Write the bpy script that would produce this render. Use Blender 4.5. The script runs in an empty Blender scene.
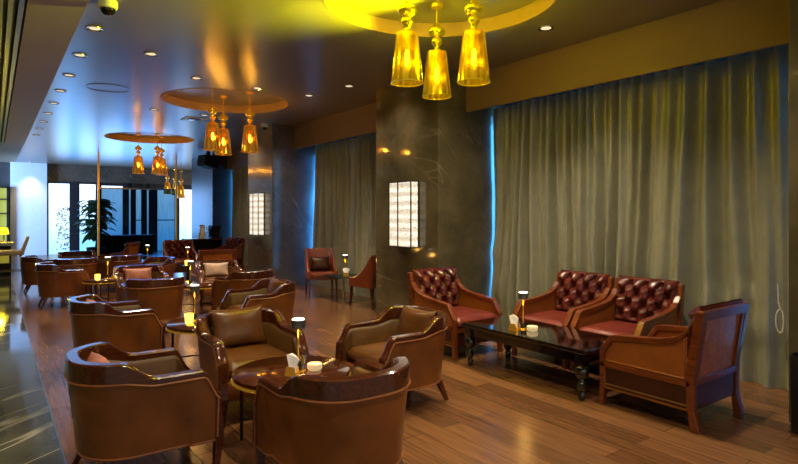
import bpy, bmesh, math, random
from mathutils import Vector, Matrix
random.seed(7)
PI = math.pi
scene = bpy.context.scene
COL = scene.collection

# ------------------------------------------------------------------ materials
def lin(c):
    return tuple(((v/255.0)/12.92 if v/255.0 <= 0.04045 else (((v/255.0)+0.055)/1.055)**2.4) for v in c)

class NT:
    def __init__(self, name):
        self.m = bpy.data.materials.new(name); self.m.use_nodes = True
        self.n = self.m.node_tree.nodes; self.l = self.m.node_tree.links
        self.b = self.n['Principled BSDF']; self.out = self.n['Material Output']
    def add(self, t, **kw):
        nd = self.n.new(t)
        for k, v in kw.items(): setattr(nd, k, v)
        return nd
    def link(self, a, b): self.l.new(a, b)
    def coords(self, scale=(1,1,1), rot=(0,0,0), kind='Object'):
        tc = self.add('ShaderNodeTexCoord'); mp = self.add('ShaderNodeMapping')
        mp.inputs['Scale'].default_value = scale; mp.inputs['Rotation'].default_value = rot
        self.link(tc.outputs[kind], mp.inputs['Vector']); return mp.outputs['Vector']
    def ramp(self, fac, stops):
        r = self.add('ShaderNodeValToRGB')
        e = r.color_ramp.elements
        while len(e) < len(stops): e.new(0.5)
        for el, (p, c) in zip(e, stops):
            el.position = p; el.color = (c[0], c[1], c[2], 1)
        self.link(fac, r.inputs['Fac']); return r.outputs['Color']
    def bump(self, h, strength=.2, dist=.01):
        b = self.add('ShaderNodeBump'); b.inputs['Strength'].default_value = strength
        b.inputs['Distance'].default_value = dist
        self.link(h, b.inputs['Height']); self.link(b.outputs['Normal'], self.b.inputs['Normal'])

def simple(name, rgb, rough=.5, metal=0, var=.15, scale=8, bump=0, emit=None, estr=0, spec=.5, coat=0):
    """Procedural material: a colour broken up with noise."""
    t = NT(name); c = lin(rgb)
    v = t.coords()
    nz = t.add('ShaderNodeTexNoise'); nz.inputs['Scale'].default_value = scale; nz.inputs['Detail'].default_value = 4
    t.link(v, nz.inputs['Vector'])
    lo = tuple(x*(1-var) for x in c); hi = tuple(min(1, x*(1+var)) for x in c)
    t.link(t.ramp(nz.outputs['Fac'], [(.3, lo), (.7, hi)]), t.b.inputs['Base Color'])
    t.b.inputs['Roughness'].default_value = rough; t.b.inputs['Metallic'].default_value = metal
    t.b.inputs['Specular IOR Level'].default_value = spec
    if coat: t.b.inputs['Coat Weight'].default_value = coat; t.b.inputs['Coat Roughness'].default_value = .08
    if bump: t.bump(nz.outputs['Fac'], bump, .004)
    if emit:
        t.b.inputs['Emission Color'].default_value = (*lin(emit), 1); t.b.inputs['Emission Strength'].default_value = estr
    return t.m

def wood(name, a, b, rough=.25, scale=(3,26,26), coat=.3):
    t = NT(name); v = t.coords(scale)
    nz = t.add('ShaderNodeTexNoise'); nz.inputs['Scale'].default_value = 2.2; nz.inputs['Detail'].default_value = 6
    nz.inputs['Distortion'].default_value = .6
    t.link(v, nz.inputs['Vector'])
    t.link(t.ramp(nz.outputs['Fac'], [(.3, lin(a)), (.72, lin(b))]), t.b.inputs['Base Color'])
    t.b.inputs['Roughness'].default_value = rough
    t.b.inputs['Coat Weight'].default_value = coat; t.b.inputs['Coat Roughness'].default_value = .12
    return t.m

def leather(name, rgb, rough=.34, var=.3):
    t = NT(name); c = lin(rgb); v = t.coords()
    n1 = t.add('ShaderNodeTexNoise'); n1.inputs['Scale'].default_value = 5; n1.inputs['Detail'].default_value = 5
    n2 = t.add('ShaderNodeTexVoronoi'); n2.inputs['Scale'].default_value = 180
    t.link(v, n1.inputs['Vector']); t.link(v, n2.inputs['Vector'])
    t.link(t.ramp(n1.outputs['Fac'], [(.3, tuple(x*(1-var) for x in c)), (.7, tuple(x*(1+var) for x in c))]), t.b.inputs['Base Color'])
    t.b.inputs['Roughness'].default_value = rough
    t.bump(n2.outputs['Distance'], .06, .002)
    return t.m

def marble(name, base, base2, vein, scale=.55, rough=.07, rot=(.5,.6,.4), tile=None, vw=.012, bright=.6):
    t = NT(name); v = t.coords((1,1,1), rot)
    nz = t.add('ShaderNodeTexNoise'); nz.inputs['Scale'].default_value = 1.7; nz.inputs['Detail'].default_value = 8
    nz.inputs['Roughness'].default_value = .62
    t.link(v, nz.inputs['Vector'])
    col = t.ramp(nz.outputs['Fac'], [(.32, lin(base)), (.7, lin(base2))])
    # thin veins: |noise - .5| close to zero on a stretched, warped field
    mp = t.add('ShaderNodeMapping'); mp.inputs['Scale'].default_value = (scale*4.2, scale*.4, scale*.7)
    t.link(v, mp.inputs['Vector'])
    n2 = t.add('ShaderNodeTexNoise'); n2.inputs['Scale'].default_value = 1.0; n2.inputs['Detail'].default_value = 3
    n2.inputs['Distortion'].default_value = .12
    t.link(mp.outputs['Vector'], n2.inputs['Vector'])
    s = t.add('ShaderNodeMath', operation='SUBTRACT'); s.inputs[1].default_value = .5; t.link(n2.outputs['Fac'], s.inputs[0])
    a = t.add('ShaderNodeMath', operation='ABSOLUTE'); t.link(s.outputs[0], a.inputs[0])
    mr = t.add('ShaderNodeMapRange'); mr.inputs['From Min'].default_value = 0; mr.inputs['From Max'].default_value = vw
    mr.inputs['To Min'].default_value = bright; mr.inputs['To Max'].default_value = 0; t.link(a.outputs[0], mr.inputs['Value'])
    mul = t.add('ShaderNodeMath', operation='MULTIPLY'); t.link(mr.outputs[0], mul.inputs[0])
    n3 = t.add('ShaderNodeTexNoise'); n3.inputs['Scale'].default_value = 1.3; t.link(v, n3.inputs['Vector'])
    m3 = t.add('ShaderNodeMapRange'); m3.inputs['From Min'].default_value = .42; m3.inputs['From Max'].default_value = .62
    t.link(n3.outputs['Fac'], m3.inputs['Value']); t.link(m3.outputs[0], mul.inputs[1])
    mx = t.add('ShaderNodeMix', data_type='RGBA'); t.link(mul.outputs[0], mx.inputs['Factor'])
    t.link(col, mx.inputs['A']); mx.inputs['B'].default_value = (*lin(vein), 1)
    res = mx.outputs['Result']
    if tile:
        tv = t.coords((1,1,1))
        br = t.add('ShaderNodeTexBrick'); br.offset = 0
        br.inputs['Scale'].default_value = 1; br.inputs['Brick Width'].default_value = tile; br.inputs['Row Height'].default_value = tile
        br.inputs['Mortar Size'].default_value = .004
        br.inputs['Color1'].default_value = (1,1,1,1); br.inputs['Color2'].default_value = (.8,.8,.8,1); br.inputs['Mortar'].default_value = (.35,.35,.35,1)
        t.link(tv, br.inputs['Vector'])
        m2 = t.add('ShaderNodeMix', data_type='RGBA', blend_type='MULTIPLY'); m2.inputs['Factor'].default_value = 1
        t.link(res, m2.inputs['A']); t.link(br.outputs['Color'], m2.inputs['B']); res = m2.outputs['Result']
    t.link(res, t.b.inputs['Base Color']); t.b.inputs['Roughness'].default_value = rough
    return t.m

def planks(name):
    t = NT(name); v = t.coords((1,1,1), (0,0,PI/2))
    br = t.add('ShaderNodeTexBrick'); br.offset = .37
    br.inputs['Scale'].default_value = 1; br.inputs['Brick Width'].default_value = 1.5; br.inputs['Row Height'].default_value = .17
    br.inputs['Mortar Size'].default_value = .0025; br.inputs['Mortar Smooth'].default_value = .2
    br.inputs['Color1'].default_value = (*lin((134,95,64)),1); br.inputs['Color2'].default_value = (*lin((94,63,42)),1)
    br.inputs['Mortar'].default_value = (*lin((58,34,20)),1); br.inputs['Bias'].default_value = -.1
    t.link(v, br.inputs['Vector'])
    v2 = t.coords((26, 1.6, 1))
    nz = t.add('ShaderNodeTexNoise'); nz.inputs['Scale'].default_value = 1.6; nz.inputs['Detail'].default_value = 5; nz.inputs['Distortion'].default_value = 0
    t.link(v2, nz.inputs['Vector'])
    g = t.ramp(nz.outputs['Fac'], [(.3, (.62,.6,.58)), (.7, (1.15,1.12,1.08))])
    mx = t.add('ShaderNodeMix', data_type='RGBA', blend_type='MULTIPLY'); mx.inputs['Factor'].default_value = 1
    t.link(br.outputs['Color'], mx.inputs['A']); t.link(g, mx.inputs['B'])
    t.link(mx.outputs['Result'], t.b.inputs['Base Color'])
    v3 = t.coords((1,1,1)); n3 = t.add('ShaderNodeTexNoise'); n3.inputs['Scale'].default_value = 3; n3.inputs['Detail'].default_value = 4
    t.link(v3, n3.inputs['Vector'])
    mr = t.add('ShaderNodeMapRange'); mr.inputs['To Min'].default_value = .2; mr.inputs['To Max'].default_value = .42; t.link(n3.outputs['Fac'], mr.inputs['Value'])
    t.b.inputs['Roughness'].default_value = .25
    t.bump(br.outputs['Fac'], -.12, .003)
    return t.m

def glow(name, rgb, strength, stripe=None):
    t = NT(name); c = lin(rgb)
    t.b.inputs['Base Color'].default_value = (*c, 1)
    v = t.coords()
    nz = t.add('ShaderNodeTexNoise'); nz.inputs['Scale'].default_value = 1.5
    t.link(v, nz.inputs['Vector'])
    t.link(t.ramp(nz.outputs['Fac'], [(.2, tuple(x*.8 for x in c)), (.8, c)]), t.b.inputs['Emission Color'])
    t.b.inputs['Emission Strength'].default_value = strength
    return t.m

def window_glow(name, low, high, s, z0, z1):
    """Daylight through a sheer: bluer low down, whiter high up, with faint vertical folds."""
    t = NT(name); tc = t.add('ShaderNodeTexCoord'); sp = t.add('ShaderNodeSeparateXYZ')
    geo = t.add('ShaderNodeNewGeometry'); t.link(geo.outputs['Position'], sp.inputs[0])
    mr = t.add('ShaderNodeMapRange'); mr.inputs['From Min'].default_value = z0; mr.inputs['From Max'].default_value = z1
    t.link(sp.outputs['Z'], mr.inputs['Value'])
    c = t.ramp(mr.outputs[0], [(0, lin(low)), (1, lin(high))])
    nz = t.add('ShaderNodeTexNoise'); nz.inputs['Scale'].default_value = 3
    mp = t.add('ShaderNodeMapping'); mp.inputs['Scale'].default_value = (6,6,.6); t.link(geo.outputs['Position'], mp.inputs['Vector']); t.link(mp.outputs['Vector'], nz.inputs['Vector'])
    g = t.ramp(nz.outputs['Fac'], [(.3,(.7,.7,.7)),(.7,(1,1,1))])
    mx = t.add('ShaderNodeMix', data_type='RGBA', blend_type='MULTIPLY'); mx.inputs['Factor'].default_value = 1
    t.link(c, mx.inputs['A']); t.link(g, mx.inputs['B'])
    t.link(mx.outputs['Result'], t.b.inputs['Emission Color']); t.b.inputs['Emission Strength'].default_value = s
    t.b.inputs['Base Color'].default_value = (.3,.4,.5,1)
    return t.m

def shade_glass(name, tint, gold, mix=.5, estr=0.6):
    t = NT(name)
    t.b.inputs['Base Color'].default_value = (*lin(gold), 1); t.b.inputs['Metallic'].default_value = 1; t.b.inputs['Roughness'].default_value = .16
    t.b.inputs['Emission Color'].default_value = (*lin(gold), 1); t.b.inputs['Emission Strength'].default_value = estr
    v = t.coords((13,13,.25)); nz = t.add('ShaderNodeTexNoise'); nz.inputs['Scale'].default_value = 2.2; nz.inputs['Detail'].default_value = 3; t.link(v, nz.inputs['Vector'])
    g = lin(gold); streak = t.ramp(nz.outputs['Fac'], [(.36, tuple(x*.16 for x in g)), (.5, tuple(x*.6 for x in g)), (.62, tuple(min(1,x*1.5+.02) for x in g))])  # emissive streaks stand in for highlights and dark reflections on the gold
    t.link(streak, t.b.inputs['Emission Color'])
    t.bump(nz.outputs['Fac'], .25, .01)
    tr = t.add('ShaderNodeBsdfTransparent'); tr.inputs['Color'].default_value = (*lin(tint), 1)
    ms = t.add('ShaderNodeMixShader'); ms.inputs['Fac'].default_value = mix
    t.link(t.b.outputs['BSDF'], ms.inputs[1]); t.link(tr.outputs['BSDF'], ms.inputs[2]); t.link(ms.outputs['Shader'], t.out.inputs['Surface'])
    return t.m

def tinted_glass(name, tint, mix=.75):
    t = NT(name)
    t.b.inputs['Base Color'].default_value = (*lin((30,60,80)), 1); t.b.inputs['Roughness'].default_value = .03
    nz = t.add('ShaderNodeTexNoise'); nz.inputs['Scale'].default_value = 2; t.link(t.coords(), nz.inputs['Vector']); t.bump(nz.outputs['Fac'], .01, .002)
    tr = t.add('ShaderNodeBsdfTransparent'); tr.inputs['Color'].default_value = (*lin(tint), 1)
    ms = t.add('ShaderNodeMixShader'); ms.inputs['Fac'].default_value = mix
    t.link(t.b.outputs['BSDF'], ms.inputs[1]); t.link(tr.outputs['BSDF'], ms.inputs[2]); t.link(ms.outputs['Shader'], t.out.inputs['Surface'])
    return t.m

def lattice_glow(name, s=.85):
    """Sconce panel: back-lit white lattice with stronger and weaker horizontal bands."""
    t = NT(name); v = t.coords((1,1,1))
    def wave(vec_scale, axis, sc):
        w = t.add('ShaderNodeTexWave'); w.bands_direction = axis; w.inputs['Scale'].default_value = sc; t.link(v, w.inputs['Vector']); return w.outputs['Fac']
    band = t.ramp(wave(1, 'Z', 2.6), [(.25,(.62,.58,.5)),(.7,(1,.96,.88))])
    vo = t.add('ShaderNodeTexVoronoi'); vo.feature = 'DISTANCE_TO_EDGE'; vo.inputs['Scale'].default_value = 42; t.link(v, vo.inputs['Vector'])
    cell = t.ramp(vo.outputs['Distance'], [(.06,(.3,.24,.16)),(.16,(1,1,1))])
    mx = t.add('ShaderNodeMix', data_type='RGBA', blend_type='MULTIPLY'); mx.inputs['Factor'].default_value = 1
    t.link(band, mx.inputs['A']); t.link(cell, mx.inputs['B'])
    t.link(mx.outputs['Result'], t.b.inputs['Emission Color']); t.b.inputs['Emission Strength'].default_value = s
    t.b.inputs['Base Color'].default_value = (.6,.55,.45,1)
    return t.m

def curtain_mat():
    t = NT('curtain_satin'); v = t.coords((1,1,1))
    nz = t.add('ShaderNodeTexNoise'); nz.inputs['Scale'].default_value = 7; nz.inputs['Detail'].default_value = 5
    t.link(v, nz.inputs['Vector'])
    t.link(t.ramp(nz.outputs['Fac'], [(.3, lin((140,142,130))), (.7, lin((150,152,138)))]), t.b.inputs['Base Color'])
    t.b.inputs['Roughness'].default_value = .36; t.b.inputs['Metallic'].default_value = .08
    n2 = t.add('ShaderNodeTexNoise'); n2.inputs['Scale'].default_value = 14; n2.inputs['Detail'].default_value = 2
    t.link(v, n2.inputs['Vector']); t.bump(n2.outputs['Fac'], .25, .02)
    return t.m

def cane_mat():
    t = NT('cane_wood'); v = t.coords((1,1,1))
    c = t.add('ShaderNodeTexChecker'); c.inputs['Scale'].default_value = 120
    c.inputs['Color1'].default_value = (*lin((168,98,44)),1); c.inputs['Color2'].default_value = (*lin((132,70,28)),1)
    t.link(v, c.inputs['Vector'])
    nz = t.add('ShaderNodeTexNoise'); nz.inputs['Scale'].default_value = 5; t.link(v, nz.inputs['Vector'])
    mx = t.add('ShaderNodeMix', data_type='RGBA', blend_type='MULTIPLY'); mx.inputs['Factor'].default_value = .6
    t.link(c.outputs['Color'], mx.inputs['A']); t.link(t.ramp(nz.outputs['Fac'], [(.3,(.6,.6,.6)),(.7,(1.2,1.2,1.2))]), mx.inputs['B'])
    t.link(mx.outputs['Result'], t.b.inputs['Base Color']); t.b.inputs['Roughness'].default_value = .35
    return t.m

M = dict(
    floor=planks('oak_planks'),
    marble_floor=marble('dark_marble_floor', (66,68,62), (104,106,98), (225,222,205), scale=.5, rough=.06, rot=(0,0,.9), tile=1.2, vw=.010, bright=.8),
    marble=marble('dark_marble', (72,68,52), (112,104,82), (150,140,116), scale=.45, rough=.07, vw=.006, bright=.48),
    marble_grey=marble('grey_marble', (74,68,60), (106,98,88), (160,152,140), scale=.45, rough=.15, vw=.006, bright=.5),
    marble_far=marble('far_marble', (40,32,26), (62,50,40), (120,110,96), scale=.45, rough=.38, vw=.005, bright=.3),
    ceiling=simple('ceiling_lacquer', (122,112,98), rough=.28, var=.04, scale=2, spec=.6),
    soffit=simple('soffit_paint', (170,150,122), rough=.6, var=.03, scale=2),
    cove=simple('cove_gilt', (176,140,96), rough=.5, var=.06),
    fascia=simple('fascia_plaster', (140,118,86), rough=.6, var=.04, scale=3),
    curtain=curtain_mat(),
    white_wall=simple('white_plaster', (216,224,236), rough=.5, var=.03),
    dark_wall=simple('charcoal_wall', (58,56,56), rough=.4, var=.1),
    brown=leather('brown_leather', (120,70,30), rough=.29),
    brown_tan=leather('tan_brown_leather', (124,68,30)),
    lining=leather('olive_brown_leather', (88,58,22), rough=.4),
    pillow_brown=leather('pillow_brown_leather', (96,60,26), rough=.28),
    pillow_pink=leather('pillow_rose_leather', (176,112,92), rough=.4),
    pillow_white=leather('pillow_pearl_leather', (206,180,170), rough=.3),
    maroon=leather('maroon_leather', (84,30,22), rough=.17),
    maroon_toplit=leather('maroon_toplit_leather', (112,46,40), rough=.3),  # same maroon leather, made lighter for light falling from above
    maroon_dark=leather('dark_maroon_leather', (58,26,16), rough=.3),
    piping=leather('piping_leather', (150,92,50), rough=.4),
    rail=wood('dark_polished_wood', (58,26,13), (92,44,21), rough=.16, coat=.6),
    walnut=wood('red_walnut', (84,37,14), (130,64,27), rough=.28),
    walnut_panel=wood('walnut_panel', (140,72,24), (190,112,44), rough=.3, scale=(4,10,10)),
    cane=cane_mat(),
    veneer=wood('table_veneer', (50,22,12), (92,44,22), rough=.1, scale=(3,14,3), coat=.8),
    black_lacquer=simple('black_lacquer', (10,9,9), rough=.07, var=.2, coat=1),
    black_metal=simple('black_metal', (18,16,15), rough=.35, var=.2, metal=.5),
    brass=simple('brass', (212,160,60), rough=.22, metal=1, var=.1, emit=(230,170,50), estr=.12),  # faint glow put into the metal to imitate its shine
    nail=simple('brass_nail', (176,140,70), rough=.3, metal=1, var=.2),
    gold_y=simple('gold_yellow', (235,212,30), rough=.14, metal=1, var=.08, scale=3, emit=(215,180,6), estr=.15),  # one gold for all pendants; colour cast and faint glow are put in
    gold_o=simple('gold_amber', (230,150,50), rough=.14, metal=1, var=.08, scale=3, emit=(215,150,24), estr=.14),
    shade_y=shade_glass('shade_glass_yellow', (248,240,60), (200,162,10), .3, .24),  # one glass for all pendants; the colour cast is put into the tint
    shade_o=shade_glass('shade_glass_amber', (250,220,140), (186,128,34), .3, .28),
    bulb_y=glow('bulb_yellow', (255,246,150), 7), bulb_o=glow('bulb_amber', (255,228,130), 4.5),
    lens=glow('downlight_lens', (255,232,196), 14),
    lens_dim=glow('downlight_lens_dim', (230,214,180), .7),
    chrome=simple('trim_metal', (190,180,165), rough=.25, metal=1, var=.05),
    lamp_shade=simple('lamp_shade_grey', (66,72,74), rough=.4, var=.08),
    lamp_top=glow('lamp_top_led', (255,240,215), 5),
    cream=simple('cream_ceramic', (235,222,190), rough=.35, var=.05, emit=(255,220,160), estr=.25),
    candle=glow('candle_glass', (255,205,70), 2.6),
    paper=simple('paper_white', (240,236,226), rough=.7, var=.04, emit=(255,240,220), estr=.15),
    sconce=lattice_glow('sconce_lattice'),
    sconce_frame=simple('sconce_bronze', (70,56,38), rough=.3, metal=.8),
    win_far=window_glow('far_window_glow', (96,176,226), (222,238,250), 1.7, .4, 2.6),
    win_side=glow('side_window_glow', (80,180,255), 5),
    frosted=window_glow('frosted_door_glow', (150,205,235), (222,238,248), 1.3, .2, 2.4),
    mullion=simple('mullion_dark', (38,40,46), rough=.35, var=.1),
    glass=tinted_glass('smoked_blue_glass', (150,178,196), .88),
    glass_table=tinted_glass('table_glass', (150,170,170), .55),
    leaf=simple('leaf_green', (74,128,84), rough=.45, var=.4, scale=12),
    bark=simple('bark', (96,84,66), rough=.8, var=.3, scale=20),
    soil=simple('soil', (40,30,22), rough=.9, var=.3, scale=30),
    pot=simple('pot_charcoal', (40,42,46), rough=.5, var=.1),
    slat=simple('grille_bar', (70,70,70), rough=.3, metal=.7, var=.1),
    black=simple('black_matte', (12,11,11), rough=.6, var=.2),
    cctv=simple('cctv_white', (225,222,205), rough=.4, var=.03),
    dome=simple('smoked_dome', (20,20,14), rough=.08, var=.1),
    beige=leather('beige_upholstery', (214,190,152), rough=.6, var=.1),
    beige_wood=wood('blond_wood', (160,120,72), (196,156,104)),
    yellow_shade=glow('yellow_lamp_shade', (235,215,30), 1.1),
    shelf_glow=glow('shelf_glow', (170,160,60), .35),
    cord=simple('white_cord', (220,220,215), rough=.5, var=.03),
    side_leather=leather('side_chair_leather', (112,50,26), rough=.35),
)

# ------------------------------------------------------------------ mesh helpers
class MB:
    def __init__(self): self.bm = bmesh.new()
    def _merge(self, tmp, mat=None):
        if mat is not None: bmesh.ops.transform(tmp, matrix=mat, verts=tmp.verts)
        me = bpy.data.meshes.new('tmp'); tmp.to_mesh(me); tmp.free(); self.bm.from_mesh(me); bpy.data.meshes.remove(me)
        return self
    def box(self, c, s, bevel=0, seg=2, rot=None):
        t = bmesh.new(); bmesh.ops.create_cube(t, size=1)
        bmesh.ops.scale(t, vec=s, verts=t.verts)
        if bevel: bmesh.ops.bevel(t, geom=list(t.edges), offset=bevel, segments=seg, profile=.5, affect='EDGES')
        m = Matrix.Translation(c)
        if rot is not None: m = m @ rot
        return self._merge(t, m)
    def span(self, x0, x1, y0, y1, z0, z1, bevel=0):
        return self.box(((x0+x1)/2,(y0+y1)/2,(z0+z1)/2), (abs(x1-x0),abs(y1-y0),abs(z1-z0)), bevel)
    def strut(self, p0, p1, a, b):
        """tapered square bar"""
        p0, p1 = Vector(p0), Vector(p1); v = []
        for p, (sx, sy) in ((p0, a), (p1, b)):
            for dx, dy in ((-1,-1),(1,-1),(1,1),(-1,1)): v.append(self.bm.verts.new((p.x+dx*sx/2, p.y+dy*sy/2, p.z)))
        for i in range(4): self.bm.faces.new((v[i], v[(i+1)%4], v[4+(i+1)%4], v[4+i]))
        self.bm.faces.new(v[3::-1]); self.bm.faces.new(v[4:]); return self
    def loft(self, rings, closed_ring=True, cap=True, closed_loft=False):
        rs = [[self.bm.verts.new(p) for p in r] for r in rings]
        n = len(rs[0]); k = len(rs)
        for i in range(k if closed_loft else k-1):
            a, b = rs[i], rs[(i+1)%k]
            for j in range(n if closed_ring else n-1):
                try: self.bm.faces.new((a[j], a[(j+1)%n], b[(j+1)%n], b[j]))
                except ValueError: pass
        if cap and closed_ring and not closed_loft:
            self.bm.faces.new(rs[0][::-1]); self.bm.faces.new(rs[-1])
        return self
    def tube(self, pts, r, n=8, closed=False):
        pts = [Vector(p) for p in pts]; rings = []
        for i, p in enumerate(pts):
            a = pts[i-1] if (i or closed) else p; b = pts[(i+1)%len(pts)] if (i < len(pts)-1 or closed) else p
            d = (b-a).normalized(); up = Vector((0,0,1)) if abs(d.z) < .9 else Vector((1,0,0))
            u = d.cross(up).normalized(); w = u.cross(d)
            rr = r[i] if isinstance(r, (list, tuple)) else r
            rings.append([p + (u*math.cos(2*PI*k/n) + w*math.sin(2*PI*k/n))*rr for k in range(n)])
        return self.loft(rings, True, True, closed)
    def lathe(self, prof, n=24, c=(0,0,0), cap=True):
        rings = [[(c[0]+r*math.cos(2*PI*k/n), c[1]+r*math.sin(2*PI*k/n), c[2]+z) for k in range(n)] for r, z in prof]
        return self.loft(rings, True, cap)
    def ball(self, c, r, u=10, v=6, sc=(1,1,1)):
        t = bmesh.new(); bmesh.ops.create_uvsphere(t, u_segments=u, v_segments=v, radius=r)
        return self._merge(t, Matrix.Translation(c) @ Matrix.Diagonal((*sc,1)))
    def prism(self, poly, axis, lo, hi):
        def P(a, b, t): return (a, t, b) if axis == 'y' else ((t, a, b) if axis == 'x' else (a, b, t))
        r0 = [self.bm.verts.new(P(a, b, lo)) for a, b in poly]; r1 = [self.bm.verts.new(P(a, b, hi)) for a, b in poly]
        n = len(poly)
        for i in range(n): self.bm.faces.new((r0[i], r0[(i+1)%n], r1[(i+1)%n], r1[i]))
        self.bm.faces.new(r0[::-1]); self.bm.faces.new(r1); return self
    def grid(self, fn, nu, nv, wrap=False):
        vs = [[self.bm.verts.new(fn(i/nu, j/nv)) for j in range(nv+1)] for i in range(nu+1)]
        for i in range(nu):
            for j in range(nv): self.bm.faces.new((vs[i][j], vs[i+1][j], vs[i+1][j+1], vs[i][j+1]))
        return self
    def build(self, name, mat, parent=None, smooth=None, bevel=0):
        bmesh.ops.recalc_face_normals(self.bm, faces=self.bm.faces)
        me = bpy.data.meshes.new(name)
        if smooth is not None:
            for f in self.bm.faces: f.smooth = True
            for e in self.bm.edges:
                if len(e.link_faces) == 2 and e.calc_face_angle(0) > smooth: e.smooth = False
        self.bm.to_mesh(me); self.bm.free()
        me.materials.append(mat)
        o = bpy.data.objects.new(name, me); COL.objects.link(o)
        if parent: o.parent = parent
        if bevel:
            m = o.modifiers.new('bevel', 'BEVEL'); m.width = bevel; m.segments = 2; m.limit_method = 'ANGLE'
        return o
SM = math.radians(40)

def tag(o, label, cat, group=None, kind=None):
    o['label'] = label; o['category'] = cat
    if group: o['group'] = group
    if kind: o['kind'] = kind
    return o
def thing(name, label, cat, loc=(0,0,0), rz=0, group=None):
    o = bpy.data.objects.new(name, None); o.empty_display_size = .1; COL.objects.link(o)
    o.location = loc; o.rotation_euler = (0,0,rz)
    return tag(o, label, cat, group)
def struct(o): o['kind'] = 'structure'; return o
def copy_tree(o, parent=None):
    c = o.copy(); COL.objects.link(c)
    if parent: c.parent = parent
    for ch in list(o.children): copy_tree(ch, c)
    return c
class Kind:
    """first call moves the prototype, the later ones copy it with its parts"""
    def __init__(self, root): self.root = root; self.used = False
    def put(self, loc, rz, label, group=None, mats=None):
        if not self.used: o = self.root; self.used = True
        else: o = copy_tree(self.root)
        o.location = loc; o.rotation_euler = (0,0,rz); o['label'] = label
        if group: o['group'] = group
        return o
def set_mat(o, part, mat):
    for ch in o.children:
        if ch.name.split('.')[0] == part:
            ch.data = ch.data.copy(); ch.data.materials[0] = mat
        set_mat(ch, part, mat)

# ------------------------------------------------------------------ room numbers (metres, camera at the origin, +Y down the lounge)
HC = 1.5; H = 3.35; HB = 2.865
XP, XF, XC = 4.64, 5.13, 5.55          # pillar face, fascia, curtain
P0, P1, P2, P3 = (.1,1.62), (5.54,6.985), (10.83,12.18), (17.1,19.3)
YF = 24.4                               # far wall
XE = .36                                # edge between marble walkway and timber

struct(MB().span(XE, 7.2, -2.5, YF+.3, -.1, 0).build('floor', M['floor']))
struct(MB().span(-6.5, XE-.012, -2.5, YF+.3, -.1, 0).build('floor', M['marble_floor']))
struct(MB().span(XE-.012, XE, -2.5, YF+.3, -.1, .002).build('trim_1', M['chrome']))

# ceiling with three round recesses
COVES = [(3.12,3.7),(3.12,9.15),(3.12,14.65)]; CR = 1.0; CDEP = .13
def ceiling():
    mb = MB(); bm = mb.bm; n = 64
    x0, x1, y0, y1 = .66, 7.2, -2.5, YF+.3
    def quad(a,b,c,d): bm.faces.new([bm.verts.new(p) for p in (a,b,c,d)])
    S = 1.25; cx = 3.12
    quad((x0,y0,H),(cx-S,y0,H),(cx-S,y1,H),(x0,y1,H)); quad((cx+S,y0,H),(x1,y0,H),(x1,y1,H),(cx+S,y1,H))
    yy = y0
    for (_, cy) in COVES:
        quad((cx-S,yy,H),(cx+S,yy,H),(cx+S,cy-S,H),(cx-S,cy-S,H)); yy = cy+S
        ring = []; sq = []
        for k in range(n):
            a = 2*PI*k/n; c, s = math.cos(a), math.sin(a); m = max(abs(c), abs(s))
            ring.append(bm.verts.new((cx+CR*c, cy+CR*s, H))); sq.append(bm.verts.new((cx+S*c/m, cy+S*s/m, H)))
        for k in range(n): bm.faces.new((ring[k], ring[(k+1)%n], sq[(k+1)%n], sq[k]))
        top = [bm.verts.new((cx+CR*math.cos(2*PI*k/n), cy+CR*math.sin(2*PI*k/n), H+CDEP)) for k in range(n)]
        bm.faces.new(top)
    quad((cx-S,yy,H),(cx+S,yy,H),(cx+S,y1,H),(cx-S,y1,H))
    quad((x0,y0,H+.3),(x1,y0,H+.3),(x1,y1,H+.3),(x0,y1,H+.3))
    return struct(mb.build('ceiling', M['ceiling']))
ceiling()
for i, (cx, cy) in enumerate(COVES):
    mb = MB(); n = 64
    prof = [(CR+.012,H-.006),(CR+.012,H+CDEP),(CR-.012,H+CDEP),(CR-.004,H-.006)]
    rings = [[(cx+r*math.cos(2*PI*k/n), cy+r*math.sin(2*PI*k/n), z) for k in range(n)] for r, z in prof]
    mb.loft(rings, True, False, True)
    struct(mb.build('trim_%d' % (i+2), M['cove'], smooth=SM))
struct(MB().span(.24, .66, -2.5, 17.6, H-.04, H+.2).build('trim_5', M['soffit']))
struct(MB().span(-6.5, .66, 17.6, YF+.3, H, H+.2).build('ceiling', M['soffit']))
struct(MB().span(-6.5, .24, -2.5, 17.6, H+.12, H+.2).build('ceiling', M['black']))
mb = MB()
for k in range(9):
    x = .20 - k*.075
    mb.span(x-.02, x+.02, -2.5, 17.6, H-.045, H+.1)
g = mb.build('ceiling_grille', M['slat']); tag(g, 'slotted metal air grille running along the left edge of the ceiling', 'grille', kind='structure')

# pillars
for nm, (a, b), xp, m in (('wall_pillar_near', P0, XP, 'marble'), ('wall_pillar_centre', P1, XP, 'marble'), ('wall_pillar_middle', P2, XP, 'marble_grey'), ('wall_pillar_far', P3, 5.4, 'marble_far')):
    struct(MB().span(xp, 7.1, a, b, 0, H+.1, .006).build(nm, M[m]))
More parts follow.
